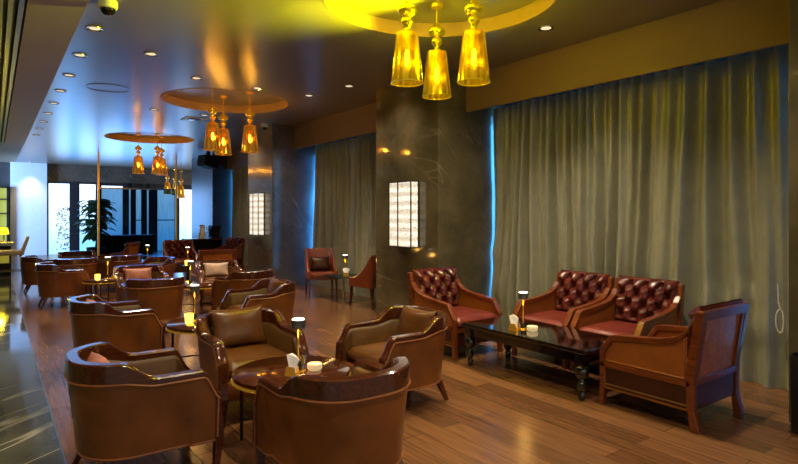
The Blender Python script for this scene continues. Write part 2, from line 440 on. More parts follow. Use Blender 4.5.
# fascias above the curtains and the wall below / behind
for i, (a, b, xf) in enumerate(((P0[1], P1[0], XF), (P1[1], P2[0], XF), (P2[1], P3[0], 5.85))):
    struct(MB().span(xf, xf+.04, a, b, HB, H+.05).build('trim_%d' % (6+i), M['fascia']))
def side_window(n, y0, y1, x):
    w = struct(MB().span(x, x+.02, y0+.02, y1-.02, .02, 2.95).build('window_%d' % n, M['win_side']))
    fr = MB(); k = max(2, round((y1-y0)/1.0))
    for j in range(k+1):
        y = y0+.03+(y1-y0-.06)*j/k; fr.span(x-.05, x, y-.03, y+.03, 0, 2.97)
    for z in (.05, 1.1, 2.94): fr.span(x-.045, x-.005, y0+.02, y1-.02, z-.03, z+.03)
    fr.build('window_frame', M['mullion'], w)
    struct(MB().span(x+.02, x+.1, y0-.2, y1+.2, 0, H).build('wall_right', M['dark_wall']))
side_window(1, P0[1], P1[0], 5.85); side_window(2, P1[1], P2[0], 5.85); side_window(3, P2[1], P3[0], 6.3)

# ------------------------------------------------------------------ curtains
def curtain(x, y0, y1, seed, label, n=None):
    rnd = random.Random(seed); L = y1-y0
    nu = int(L*90); nv = 46
    folds = []; y = 0
    ph = rnd.random()*6
    def field(freq, seed2):
        # smoothly varying fold spacing: accumulated phase of a wandering frequency, plus wandering depth
        r = random.Random(seed2); N = 400; ph_, am = [], []; p = r.random()*6
        ks = [(r.uniform(.8,2.6), r.random()*6, r.uniform(.25,.5)) for _ in range(4)]; ka = [(r.uniform(1.5,5), r.random()*6) for _ in range(3)]
        for i in range(N+1):
            q = L*i/N; f = freq*(1+sum(a_*math.sin(k_*q+o_) for k_, o_, a_ in ks)*.3); p += 2*PI*max(f, freq*.3)*L/N
            ph_.append(p); am.append(.75+.4*sum(math.sin(k_*q+o_) for k_, o_ in ka)/3)
        def ev(q):
            t = max(0, min(N-1e-6, q/L*N)); i = int(t); w = t-i
            return ph_[i]*(1-w)+ph_[i+1]*w, am[i]*(1-w)+am[i+1]*w
        return ev
    top_f, bot_f, big_f = field(8.2, seed*3+1), field(5.2, seed*3+2), field(1.3, seed*3+5)
    wr = [(rnd.uniform(0,L), rnd.uniform(.05,1.0), rnd.uniform(.08,.2), rnd.uniform(.05,.15), rnd.uniform(-.035,.035)) for _ in range(int(L*16))]
    wr += [(rnd.uniform(0,L), rnd.uniform(1.0,2.4), rnd.uniform(.05,.09), rnd.uniform(.2,.5), rnd.uniform(-.02,.02)) for _ in range(int(L*6))]
    def fn(u, v):
        s = u*L; z = .006 + v*2.95
        warp = .05*math.sin(1.7*s+ph) + (1-v)*.09*math.sin(3.1*s+2*ph+1.5*v)
        q = min(L, max(0, s+warp*(1.1-v)))
        p1, a1 = top_f(q); p2, a2 = bot_f(q); p3, a3 = big_f(q)
        def ridge(p): c = math.sin(p); return c*(1.0-.25*c)          # rounder crest, tighter valley
        k = v*v*(3-2*v); d = .062*a1*ridge(p1)*(.35+.65*k) + .09*a2*ridge(p2 + .5*(1-v))*(1-.75*k) + .035*math.sin(p3)*(1-.5*v)
        for (sy, sz, wy, wz, a) in wr:
            ey = (s-sy - .4*(z-sz))/wy; ez = (z-sz)/wz
            if abs(ey) < 2.5 and abs(ez) < 2.5: d += a*math.exp(-ey*ey-ez*ez)
        flare = -.05*(1-v)**2
        zz = z
        if v == 0: zz = -.001
        return (x + d + flare, y0+s, zz)
    mb = MB(); mb.grid(fn, nu, nv)
    o = mb.build('curtain', M['curtain'], smooth=math.radians(80))
    return tag(o, label, 'curtain', 'floor length curtains in the window bays')
curtain(XC+.065, 3.832, P1[0]-.03, 11, 'olive grey satin curtain behind the left tufted armchairs, right of the centre marble pillar')
CURT_R = curtain(XC, P0[1]+.05, 3.83, 12, 'olive grey satin curtain at the right edge, behind the armchair seen from its back')
curtain(XC+.09, 8.935, P2[0]-.05, 13, 'grey curtain behind the side chair that faces the camera in the middle window bay')
curtain(XC, P1[1]+.05, 8.93, 14, 'grey curtain just left of the centre pillar, behind the side chair turned away')
curtain(6.02, P2[1]+.3, P3[0]-.1, 15, 'far grey curtain between the two pillars farthest from the camera')

# ------------------------------------------------------------------ far wall
def far_x(px, Y=YF):
    r = (px-399)/560; return Y*(.587+.8096*r)/(.8096-.587*r)
YW = YF+.05
struct(MB().span(-6.5, .5, YF, YF+.1, 2.45, H).build('wall_back', M['dark_wall']))
struct(MB().span(.5, 1.6, YF-.25, YF+.1, 0, H).build('wall_back', M['white_wall']))
struct(MB().span(1.6, 7.2, YF, YF+.1, 2.72, H).build('wall_back', M['marble_grey']))
def far_window(n, px0, px1, z0, z1, m='win_far', bars=0):
    x0, x1 = far_x(px0), far_x(px1)
    w = struct(MB().span(x0, x1, YW, YW+.03, z0, z1).build('window_%d' % n, M[m]))
    f = MB(); t = .05
    for xa in (x0, x1): f.span(xa-t, xa+t, YF-.04, YF+.06, 0, z1+.06)
    f.span(x0, x1, YF-.03, YF+.06, z1-.02, z1+.06)
    for k in range(bars):
        z = z0+(z1-z0)*(k+1)/(bars+1); f.span(x0, x1, YF-.02, YF+.05, z-.02, z+.02)
    f.build('window_frame', M['mullion'], w)
    return w
w4 = far_window(4, 47, 71, 0, 2.66, 'frosted')
lat = MB(); rl = random.Random(5)
for k in range(120):
    z = rl.uniform(.15,1.75); x = rl.uniform(far_x(56.5), far_x(70)); a = rl.uniform(0, PI)
    lat.box((x,YF+.02,z), (.09,.012,.02), rot=Matrix.Rotation(a,4,'Y'))
lat.build('screen_lattice', M['mullion'], w4)
far_window(5, 78, 97, 0, 2.66, 'win_far', 2)
far_window(6, 100, 124, 0, 2.62, 'win_far')
far_window(7, 127.5, 132, 0, 2.5); far_window(8, 134.5, 142.5, 0, 2.5, bars=1); far_window(9, 145.5, 150, 0, 2.5)
far_window(10, 156, 176, 0, 2.5, bars=1); far_window(11, 178, 196, 0, 2.55, 'frosted'); far_window(12, 199, 212, 0, 2.5)
mb = MB()
for a, b in ((71,78),(97,100),(124,127.5),(132,134.5),(142.5,145.5),(150,156),(176,178),(196,199),(212,225)):
    mb.span(far_x(a), far_x(b), YF-.05, YF+.12, 0, 2.72)
struct(mb.build('wall_back_mullions', M['mullion']))
struct(MB().span(-6.5, 7.2, YF+.15, YF+.25, 0, H).build('wall_back', M['dark_wall']))
struct(MB().span(-6.6, -6.5, -2.5, YF+.3, 0, H+.2).build('wall_left', M['fascia']))
# glass partition with brass posts
YG = 18.8
gp = thing('glass_partition', 'smoked blue glass partition between two slim brass posts at the far end', 'glass partition', (2.55,YG,0))
MB().span(0, 2.22, -.01, .01, .05, 2.26).build('glass_pane', M['glass'], gp)
MB().span(0, 2.22, -.02, .02, 2.26, 2.30).build('top_rail', M['chrome'], gp)
for x in (0, 2.22): MB().span(x-.025, x+.025, -.025, .025, 0, H-.005).build('post', M['brass'], gp)

# ------------------------------------------------------------------ pendants
def make_pendant(shade, gold, bulb):
    root = thing('pendant_lamp', 'x', 'pendant lamp', group='gold glass pendant lamps')
    top = H + CDEP - 2.56
    f = [(.002,.42),(.05,.42),(.052,.432),(.03,.445),(.022,.46),(.03,.475)]
    f += [(.048*math.sin(PI*t/10)+.004, .52-.044*math.cos(PI*t/10)) for t in range(2,9)]
    f += [(.022,.562),(.022,.57)]
    f += [(.080*math.sin(PI*t/12)+.003, .615-.052*math.cos(PI*t/12)) for t in range(2,10)]
    f += [(.045,.66),(.036,.675),(.016,.69),(.008,.70)]
    MB().lathe(f, 24).build('finial', M[gold], root, SM)
    mb = MB(); n = 36
    prof = [(.136,0),(.092,.42),(.05,.425)]
    mb.loft([[(r*math.cos(2*PI*k/n), r*math.sin(2*PI*k/n), z) for k in range(n)] for r, z in prof], True, False)
    sh = mb.build('lamp_shade', M[shade], root, SM)
    mb = MB(); mb.loft([[(r*math.cos(2*PI*k/n), r*math.sin(2*PI*k/n), z) for k in range(n)] for r, z in ((.132,-.004),(.139,-.004),(.139,.006),(.132,.006))], True, False, True)
    mb.build('shade_rim', M[gold], sh, SM)
    MB().lathe([(.001,.14),(.014,.15),(.022,.2),(.018,.26),(.012,.28),(.001,.285)], 12).build('bulb', M[bulb], root, SM)
    MB().lathe([(.012,.28),(.014,.42)], 10).build('socket', M[gold], root, SM)
    return root
KY = Kind(make_pendant('shade_y','gold_y','bulb_y')); KO = Kind(make_pendant('shade_o','gold_o','bulb_o'))
WH = ['leftmost','middle','rightmost']
HANG = [[(2.84,3.80),(3.40,4.08),(3.28,3.45)], [(2.78,8.79),(3.13,9.34),(3.355,8.72)], [(2.90,14.95),(3.30,14.75),(3.50,15.2)]]
HZ = (2.61, 2.50, 2.50)
def point(name, loc, e, rgb, r=.03):
    d = bpy.data.lights.new(name, 'POINT'); d.energy = e; d.color = lin(rgb); d.shadow_soft_size = r
    o = bpy.data.objects.new(name, d); COL.objects.link(o); o.location = loc; return o
for gi, (cx, cy) in enumerate(COVES):
    for (dx, dy), w in zip(HANG[gi], WH):
        K = KY if gi == 0 else KO
        wh = ('near cluster hanging under the closest ceiling recess', 'middle cluster under the second ceiling recess', 'third cluster under the far ceiling recess')[gi]
        o = K.put((dx, dy, HZ[gi]), 0, '%s gold glass pendant lamp of the %s' % (w, wh))
        MB().lathe([(.007,.695),(.007,H+CDEP-.02-HZ[gi])], 6).build('cable', M['gold_o' if gi else 'gold_y'], o)
        MB().lathe([(.055,H+CDEP-.03-HZ[gi]),(.06,H+CDEP-.001-HZ[gi])], 20).build('canopy', M['gold_o' if gi else 'gold_y'], o)
        point('pendant_light', (dx-.05, dy-.03, HZ[gi]+.20), (12, 8, 6)[gi], ((232,232,30),(255,200,90),(255,196,90))[gi])
for gi, (cx, cy) in enumerate(COVES):     # added upward spots inside the shades, brightening recesses and ceiling
    for dx, dy in HANG[gi]:
        d = bpy.data.lights.new('added_uplight', 'SPOT'); d.energy = (26, 14, 10)[gi]; d.color = lin(((228,234,10),(255,214,140),(255,212,140))[gi])
        d.spot_size = math.radians(158); d.spot_blend = .3; d.shadow_soft_size = .02
        o = bpy.data.objects.new('added_uplight', d); COL.objects.link(o); o.location = (dx+.03, dy-.02, HZ[gi]+.29); o.rotation_euler = (PI,0,0)
for dx, dy in HANG[0][1:]:                 # added spots aimed left, spreading yellow over the ceiling
    d = bpy.data.lights.new('added_sideglow', 'SPOT'); d.energy = 1900; d.color = lin((222,234,10)); d.spot_size = math.radians(125); d.spot_blend = 1; d.shadow_soft_size = .008
    o = bpy.data.objects.new('added_sideglow', d); COL.objects.link(o); o.location = (dx-.045, dy-.02, HZ[0]+.30)
    o.rotation_euler = Vector((-1,.06,.36)).to_track_quat('-Z','Y').to_euler()
for (px, Y, z, w) in ((167.5,22.0,2.25,'leftmost'),(175,22.3,2.22,'middle'),(181,21.0,2.08,'rightmost')):
    K = KO; r = (px-399)/560; x = Y*(.587+.8096*r)/(.8096-.587*r)
    o = K.put((x, Y, z), 0, '%s amber pendant of the small far cluster beyond the glass partition' % w)
    MB().lathe([(.007,.695),(.007,H-z)], 6).build('cable', M['gold_o'], o)

# ------------------------------------------------------------------ ceiling fittings
def make_downlight():
    root = thing('recessed_downlight', 'x', 'downlight', group='recessed ceiling downlights')
    n = 24; mb = MB()
    mb.loft([[(r*math.cos(2*PI*k/n), r*math.sin(2*PI*k/n), z) for k in range(n)] for r, z in ((.052,-.004),(.078,-.010),(.08,-.001),(.05,.0))], True, False, True)
    mb.build('trim_ring', M['chrome'], root, SM)
    MB().lathe([(.001,-.003),(.051,-.003),(.051,-.0005),(.001,-.0005)], 20).build('lens', M['lens'], root)
    return root
KD = Kind(make_downlight())
def spot(loc, e, rgb=(255,230,196), ang=95, blend=.8):  # beam of a fitted downlight, also used for the added fill spots
    d = bpy.data.lights.new('downlight_and_fill_spot', 'SPOT'); d.energy = e; d.color = lin(rgb); d.spot_size = math.radians(ang); d.spot_blend = blend; d.shadow_soft_size = .06
    o = bpy.data.objects.new('downlight_and_fill_spot', d); COL.objects.link(o); o.location = loc; return o
ORD = ['nearest','second','third','fourth','fifth','sixth','seventh','eighth','ninth']
for k in range(9):
    y = 6.3 + 1.16*k
    o = KD.put((.82,y,H), 0, '%s downlight from the camera in the row along the ceiling edge at left' % ORD[k])
    set_mat(o, 'lens', M['lens_dim'])
    spot((.82,y,H-.02), 14)
def ceil_at(px, py, h=H):
    d = (h-HC)*560/(214-py); r = (px-399)/560*d; return (d*.587+r*.8096, d*.8096-r*.587)
for px, py, on, e, w in ((546,28,1,90,'bright downlight between the near pendants and the curtain fascia'),(196.5,78,1,60,'bright downlight left of the middle pendant recess'),
        (309,95.5,1,60,'bright downlight in front of the middle grey pillar'),(257,88,1,40,'bright downlight right beside the middle pendant recess'),
        (154,109.5,1,40,'small bright downlight between the middle and far pendant recesses'),(151,54,0,0,'unlit downlight high on the ceiling left of the near pendants'),
        (349,86,0,20,'dim downlight above the curtain fascia in the middle bay'),(204,115,0,20,'faint downlight beside the square vent on the ceiling'),
        (36,163.5,1,90,'bright downlight washing the white wall at the far left')):
    x, y = ceil_at(px, py)
    if px == 36: y = YF-.62; x = 1.1
    o = KD.put((x,y,H), 0, w)
    if not on: set_mat(o, 'lens', M['lens_dim'])
    if e: spot((x,y,H-.02), e, ang=110 if px != 36 else 80)
# added overhead fill spots without fittings, lighting seating, walkway and pillars
for (x, y, e) in ((1.7,1.2,110),(1.6,3.4,110),(3.9,2.2,120),(1.6,5.9,90),(2.6,8.4,70),(1.4,10.5,60),(3.0,12.5,50),(4.1,8.3,40),(5.2,14.8,60),(-.5,3.2,60),(-.6,6.5,60),(-.6,10,50),(4.4,4.9,45),(4.4,10.2,45),(4.2,6.3,40),(4.2,11.6,40),(.2,14.2,40),(4.3,12.0,40),(4.0,4.3,70)):
    spot((x,y,H-.02), e, ang=120, blend=1)
# CCTV domes
def cctv(loc, label, sc=1):
    r = thing('ceiling_camera', label, 'security camera', loc, group='ceiling security cameras')
    MB().lathe([(.001,0),(.07*sc,0),(.075*sc,-.02*sc),(.072*sc,-.06*sc),(.06*sc,-.068*sc),(.001,-.068*sc)], 24).build('housing', M['cctv'], r, SM)
    MB().lathe([(.058*sc,-.068*sc)]+[(.058*sc*math.cos(a), -.068*sc-.055*sc*math.sin(a)) for a in (.3,.6,.9,1.2,1.5)], 24).build('dome', M['dome'], r, SM)
x, y = ceil_at(108, 1); cctv((x,y,H), 'white dome security camera on the ceiling at top left', 1.05)
x, y = ceil_at(265, 125); cctv((x-.05,y-.1,H), 'small white security camera on the ceiling by the middle grey pillar')
x, y = ceil_at(194, 119)
v = thing('ceiling_vent', 'square white ceiling vent between the far and middle pendant recesses', 'vent', (x,y,H))
MB().span(-.2,.2,-.2,.2,-.012,-.001,.003).build('frame', M['cctv'], v); MB().lathe([(.001,-.022),(.11,-.022),(.14,-.013),(.001,-.013)],20).build('diffuser', M['chrome'], v, SM)
x, y = ceil_at(108, 88); n = 48; mb = MB()
mb.loft([[(x+r*math.cos(2*PI*k/n), y+r*math.sin(2*PI*k/n), H+z) for k in range(n)] for r, z in ((.27,-.002),(.285,-.006),(.29,-.002))], True, False)
tag(mb.build('ceiling_access_ring', M['ceiling']), 'faint round access panel outline on the blue-lit ceiling', 'access panel')
# loudspeaker on the far pillar
sx, sy = 5.15, 16.7
sp = thing('ceiling_speaker', 'black loudspeaker box mounted high beside the far pillar', 'loudspeaker', (sx,sy,H-.06), .3)
MB().box((0,0,-.25), (.42,.46,.34), .03, rot=Matrix.Rotation(.2,4,'Y')).build('cabinet', M['black'], sp)
MB().span(-.04,.04,-.04,.04,-.1,.059).build('bracket', M['black_metal'], sp)
MB().box((-.23,0,-.2), (.02,.38,.27), .008, rot=Matrix.Rotation(.2,4,'Y')).build('grille', M['mullion'], sp)

# ------------------------------------------------------------------ wall sconces
def make_sconce():
    r = thing('wall_sconce', 'x', 'wall lamp', group='tall lattice wall lamps on the pillars')
    W, D, Hh = .52, .14, .9
    MB().span(0, D-.012, -W/2+.012, W/2-.012, .012, Hh-.012).build('lattice_panel', M['sconce'], r)
    f = MB()
    for y in (-W/2, W/2-.014, -.05):
        f.span(D-.014, D, y, y+.014, 0, Hh)
    for y in (-W/2, W/2-.014): f.span(0,.014,y,y+.014,0,Hh)
    for z in (0, Hh-.014):
        f.span(0,D,-W/2,W/2,z,z+.014)
    f.build('frame', M['sconce_frame'], r)
    return r
KS = Kind(make_sconce())
KS.put((XP-.001, 6.2, 1.045), PI, 'glowing lattice wall lamp on the centre dark marble pillar')
KS.put((XP-.001, 11.5, 1.045), PI, 'glowing lattice wall lamp on the middle grey pillar farther back')

# ------------------------------------------------------------------ tub chair
def tub_path(hw, xf, xb, r, ns=10, na=9, nb=10, bow=.03):
    pts = []
    for k in range(ns): pts.append((xf + (xb+r-xf)*k/ns, hw))
    for k in range(na): a = PI/2*k/na; pts.append((xb+r-r*math.sin(a), hw-r+r*math.cos(a)))
    for k in range(nb+1): pts.append((xb, (hw-r)*(1-2*k/nb)))
    for k in range(1,na+1): a = PI/2*(1-k/na); pts.append((xb+r-r*math.sin(a), -(hw-r)-r*math.cos(a)))
    for k in range(1,ns+1): pts.append((xb+r+(xf-xb-r)*k/ns, -hw))
    return [(x - bow*max(0, math.cos(PI/2*y/hw))*max(0, min(1, (xb+r+.12-x)/.3)), y) for x, y in pts]
def make_tub():
    root = thing('tub_chair', 'x', 'armchair', group='brown leather tub chairs')
    hw, xf, xb, r, t = .345, .365, -.345, .26, .058
    args = dict(ns=24, na=10, nb=10)
    out = tub_path(hw, xf, xb, r, **args); inn = tub_path(hw-t, xf, xb+t, r-t, **args)
    n = len(out)
    def zt(x):
        if x > xf-.085:
            s = (x-(xf-.085))/.085; s = s*s*(3-2*s)*.5+s*.5; return .598 - .140*s
        lo, hi = -.16, .03
        s = max(0, min(1, (hi-x)/(hi-lo))); s = s*s*(3-2*s)
        return .598 + .10*s
    def zb(x): return min(.565+max(0,zt(x)-.598)*.32, zt(x)-.03)
    # leather shell, outer and inner skins
    def sc(p, z):
        f = max(0, (.60-z)/.43); k = 1-.10*f
        x, y = p
        return (x*(1-.13*f) if x < 0 else x, y*k if x < .2 else y*(1-.03*f), z)
    rings = []
    zs = [.17,.19,.3,.42,.5,.60]
    mb = MB()
    def ring(i):
        o, q = out[i], inn[i]; top = zb(o[0]); R = []
        for z in zs: R.append(sc(o, min(z, top-.002) if z > .5 else min(z, top-.01)))
        for z in reversed(zs): R.append((q[0], q[1], min(z, top-.002)))
        return R
    mb.loft([ring(i) for i in range(n)])
    mb.build('shell', M['brown'], root, math.radians(50))
    # inner lining, a paler leather pad on the inside of arms and back
    mb = MB(); in2 = tub_path(hw-t-.025, xf-.03, xb+t+.03, r-t-.02, **args)
    mb.loft([[(inn[i][0] if abs(inn[i][0]-xf)>.001 else xf-.03, inn[i][1], .3),(in2[i][0],in2[i][1],.3),(in2[i][0],in2[i][1],(zb(in2[i][0])-.03)),(inn[i][0] if abs(inn[i][0]-xf)>.001 else xf-.03,inn[i][1],(zb(inn[i][0])-.004))] for i in range(n)])
    mb.build('lining', M['lining'], root, math.radians(50))
    # polished wooden top rail
    mb = MB(); e = .006; R = []
    o2 = tub_path(hw+e, xf+.004, xb-e, r+e, **args); i2 = tub_path(hw-t-e, xf+.004, xb+t+e, r-t-e, **args)
    for i in range(n):
        (ox,oy),(ix,iy) = o2[i], i2[i]; a, b = zb(ox), zt(ox); c = .008
        mx = lambda f: (ox+(ix-ox)*f, oy+(iy-oy)*f)
        R.append([(ox,oy,a),(ox,oy,b-c),(*mx(.14),b),(*mx(.86),b),(ix,iy,b-c),(ix,iy,a)])
    mb.loft(R); mb.build('top_rail', M['rail'], root, math.radians(35))
    mb = MB(); mb.tube([(x*1.0, y, zb(x)-.008) for x, y in tub_path(hw+.004, xf, xb-.004, r, **args)], .007, 6)
    for s in (-1,1): mb.tube([(xf-.005,s*(hw+.002),.44),(xf-.012,s*(hw+.0),.2)], .006, 6)
    mb.tube([(x*(.873 if x < 0 else 1), y*(.905 if x < .2 else .97), .178) for x, y in out], .006, 6)
    mb.build('piping', M['piping'], root, SM)
    for s in (-1,1):
        mb = MB(); y = s*(hw-t/2)
        mb.strut((xf-.012,y,0),(xf+.004,y,.20),(.034,.034),(.05,.062)); mb.strut((xf+.004,y,.20),(xf-.006,y,.452),(.05,.062),(.03,.066))
        mb.build('leg', M['rail'], root, bevel=.004)
        mb = MB(); y = s*(hw-.13)
        mb.strut((xb+.03,y+s*.02,0),(xb+.11,y,.18),(.03,.03),(.05,.05)); mb.build('leg', M['rail'], root, bevel=.004)
    MB().span(xf-.05, xf-.012, -hw+t, hw-t, .17, .305, .008).build('front_panel', M['brown'], root, SM)
    MB().box((.06,0,.235), (.5,.50,.125)).build('seat_base', M['brown'], root)
    # seat cushion with crowned top
    mb = MB(); a, b = .31, hw-t-.028
    def sup(u, v, top):
        x = (2*u-1); y = (2*v-1); q = (1-abs(x)**5)*(1-abs(y)**5); q = max(0,q)**.35
        X = .035+x*(a-.015)*(1 if top else .985); ym = b if X > -.085 else .085+math.sqrt(max(.0002,.178**2-(X+.085)**2))
        return (X, y*min(b,ym), (.385+.05*q) if top else (.345-.035*q))
    mb.grid(lambda u,v: sup(u,v,True), 18, 18); mb.grid(lambda u,v: sup(u,v,False), 18, 18)
    rim = [(u,0) for u in [i/18 for i in range(18)]]+[(1,v) for v in [i/18 for i in range(18)]]+[(1-u,1) for u in [i/18 for i in range(18)]]+[(0,1-v) for v in [i/18 for i in range(18)]]
    mb.loft([[sup(*p,True) for p in rim],[sup(*p,False) for p in rim]], True, False)
    bmesh.ops.remove_doubles(mb.bm, verts=mb.bm.verts, dist=.0005)
    mb.build('seat_cushion', M['pillow_brown'], root, math.radians(60))
    return root
KT = Kind(make_tub())
TUB = 'brown leather tub chairs'
def tub(x, y, deg, label, shell=None):
    o = KT.put((x,y,0), math.radians(deg), label, TUB)
    if shell: set_mat(o, 'shell', M[shell])
    return o
# throw pillows (rest on the chairs, so things of their own); local x = thickness
def pillow(x, y, deg, mat, label, w=.44, h=.30, t=.14, back=.175, z=.445, lean=.30):
    mb = MB()
    def P(u, v, s):
        a = 2*u-1; b = 2*v-1
        k = (max(0,1-a*a)*max(0,1-b*b))**.42
        pin = 1-.10*(1-abs(a)**2)*abs(b)**3 ; pin2 = 1-.10*(1-abs(b)**2)*abs(a)**3
        return (s*t/2*k, a*w/2*pin2, b*h/2*pin)
    for s in (-1,1): mb.grid(lambda u,v: P(u,v,s), 16, 14)
    bmesh.ops.remove_doubles(mb.bm, verts=mb.bm.verts, dist=.0004)
    rot = Matrix.Rotation(-lean,4,'Y')
    bmesh.ops.transform(mb.bm, matrix=Matrix.Translation((-back+.0,0,h/2*math.cos(lean)+.02)) @ rot, verts=mb.bm.verts)
    o = mb.build('throw_pillow', M[mat], None, math.radians(80))
    o.location = (x,y,z-.03); o.rotation_euler = (0,0,math.radians(deg))
    return tag(o, label, 'pillow', 'loose leather pillows on the tub chairs')

# foreground group
tub(.71, 3.62, 0, 'brown leather tub chair in the left foreground with its back to the marble walkway')
tub(1.55, 2.70, 90, 'brown leather tub chair nearest the camera, seen squarely from behind')
tub(1.61, 4.26, 271, 'brown tub chair facing the camera across the foreground round table, olive pillow on it')
tub(2.65, 3.67, 180, 'brown leather tub chair right of the foreground round table, side on with rear leg visible')
pillow(.71, 3.62, 0, 'pillow_pink', 'rose leather pillow tip showing inside the left foreground tub chair', back=.2, w=.3, h=.26)
pillow(1.61, 4.26, 271, 'pillow_brown', 'olive brown leather pillow on the tub chair facing the camera in the foreground', w=.46, h=.32)
pillow(2.65, 3.67, 180, 'pillow_brown', 'dark brown leather pillow on the tub chair right of the foreground table')
# second group
tub(.95, 6.02, 0, 'brown tub chair in the left row by the walkway, second from the camera')
pillow(.95, 6.02, 0, 'pillow_pink', 'rose pillow tip inside the second tub chair of the left row', w=.3, h=.26)
tub(2.56, 6.28, 180, 'brown leather tub chair facing left, just behind the foreground chair that faces the camera')
pillow(2.56, 6.28, 180, 'pillow_brown', 'brown pillow on the second tub chair facing left', w=.42)
# third group
tub(1.68, 7.68, 88, 'brown leather tub chair seen from behind at left centre, in front of the rose pillow')
tub(2.98, 7.85, 104, 'brown leather tub chair seen from behind in front of the middle grey pillar')
tub(1.81, 9.20, 268, 'brown leather tub chair facing the camera with a rose pillow', 'brown_tan')
pillow(1.81, 9.20, 268, 'pillow_pink', 'rose leather pillow on the tub chair facing the camera at left centre', w=.42, h=.24)
tub(3.08, 9.45, 262, 'brown leather tub chair facing the camera with a pearl white pillow', 'brown_tan')
pillow(3.08, 9.45, 262, 'pillow_white', 'pearl white leather pillow on a tub chair before the middle grey pillar', w=.42, h=.24)
tub(2.35, 10.9, 200, 'tan leather tub chair turned left behind the chair with the rose pillow', 'brown_tan')
# fourth group by the walkway
tub(.93, 10.72, 0, 'tan tub chair third in the left row, showing its splayed rear legs', 'brown_tan')
tub(.80, 12.75, 0, 'tan leather tub chair farthest in the left row along the marble walkway', 'brown_tan')
tub(1.22, 11.85, 92, 'tan leather tub chair seen from behind in front of the far lattice door', 'brown_tan')
tub(2.05, 12.2, 110, 'olive brown leather tub chair seen from behind beside the small far round table')
tub(1.45, 13.6, 270, 'far tub chair facing the camera below the potted tree', 'brown_tan')

# ------------------------------------------------------------------ round tables
def make_round_table():
    root = thing('round_table', 'x', 'table', group='round lounge tables with brass rims')
    R, h = .39, .46
    MB().lathe([(.001,h-.035),(R-.012,h-.035),(R-.004,h-.028),(R-.004,h-.006),(R-.012,h),(.001,h)], 64).build('tabletop', M['veneer'], root, SM)
    MB().lathe([(R-.03,h-.048),(R+.002,h-.048),(R+.005,h-.044),(R+.002,h-.038),(R-.03,h-.034)], 64).build('brass_band', M['brass'], root, SM)
    for k in range(4):
        a = PI/4+PI/2*k + .25
        MB().tube([(.33*math.cos(a),.33*math.sin(a),0),(.33*math.cos(a),.33*math.sin(a),h-.05)], .011, 8).build('leg', M['black_metal'], root, SM)
    mb = MB()
    for k in range(2):
        a = PI/4+PI/2*k + .25
        mb.tube([(.33*math.cos(a),.33*math.sin(a),.14),(-.33*math.cos(a),-.33*math.sin(a),.14)], .007, 6)
    mb.build('cross_stretcher', M['black_metal'], root, SM)
    return root
KR = Kind(make_round_table())
KR.put((1.62,3.455,0), 0, 'round veneered table with brass rim among the four foreground tub chairs')
KR.put((1.70,5.48,0), .3, 'round veneered table with a yellow candle glass, second from the camera')
KR.put((2.5,8.62,0), .1, 'round table partly hidden behind the lamp stems, in front of the grey pillar chairs')
KR.put((1.45,10.05,0), .6, 'small round table at left with lamp, candle and napkins by the tan tub chair').scale = (.8,.8,1)
# ------------------------------------------------------------------ table lamps, candles, napkins
def make_lamp():
    r = thing('table_lamp', 'x', 'table lamp', group='slim cordless table lamps')
    MB().lathe([(.001,0),(.05,0),(.05,.006),(.046,.010),(.001,.010)], 24).build('base_plate', M['brass'], r, SM)
    MB().lathe([(.024,.010),(.024,.045),(.018,.06),(.008,.065)], 20).build('base', M['black'], r, SM)
    MB().lathe([(.006,.06),(.006,.29)], 10).build('stem', M['brass'], r, SM)
    MB().lathe([(.001,.285),(.046,.285),(.046,.337),(.043,.340),(.001,.340)], 28).build('lamp_shade', M['lamp_shade'], r, SM)
    MB().lathe([(.001,.341),(.041,.341),(.038,.346),(.001,.348)], 24).build('light_disc', M['lamp_top'], r, SM)
    return r
KL = Kind(make_lamp())
def lamp(x, y, z, label):
    KL.put((x,y,z), 0, label); point('lamp_light', (x-.02,y-.03,z+.24), 1.2, (255,190,90), .03)
lamp(1.64, 3.40, .46, 'slim brass lamp with grey drum shade on the foreground round table')
lamp(1.60, 5.62, .46, 'slim brass lamp with lit top on the second round table')
lamp(2.36, 8.50, .46, 'slim brass lamp on the third round table, above the second lamp in view')
lamp(1.50, 10.08, .46, 'slim brass lamp on the small left round table')
lamp(4.04, 3.58, .42, 'slim brass lamp with lit top on the black coffee table')
def make_dish():
    r = thing('candle_dish', 'x', 'candle holder', group='cream candle dishes')
    MB().lathe([(.001,0),(.04,0),(.05,.012),(.05,.042),(.044,.045),(.042,.036),(.001,.034)], 28).build('dish', M['cream'], r, SM)
    MB().lathe([(.001,.035),(.04,.0355),(.001,.037)], 20).build('wax', M['paper'], r, SM)
    return r
KC = Kind(make_dish())
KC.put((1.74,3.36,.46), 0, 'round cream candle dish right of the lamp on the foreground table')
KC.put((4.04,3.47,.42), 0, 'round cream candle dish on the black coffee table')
def make_glass():
    r = thing('candle_glass', 'x', 'candle holder', group='glowing yellow candle glasses')
    MB().lathe([(.001,0),(.032,0),(.036,.01),(.04,.085),(.036,.085),(.032,.02),(.001,.02)], 24).build('cup', M['candle'], r, SM)
    MB().lathe([(.001,.021),(.03,.021),(.03,.06),(.001,.062)], 16).build('wax', M['paper'], r, SM)
    return r
KG = Kind(make_glass())
KG.put((1.52,5.52,.46), 0, 'yellow candle glass on the second round table from the camera')
KG.put((1.34,9.98,.46), 0, 'small pale candle glass on the left far round table')
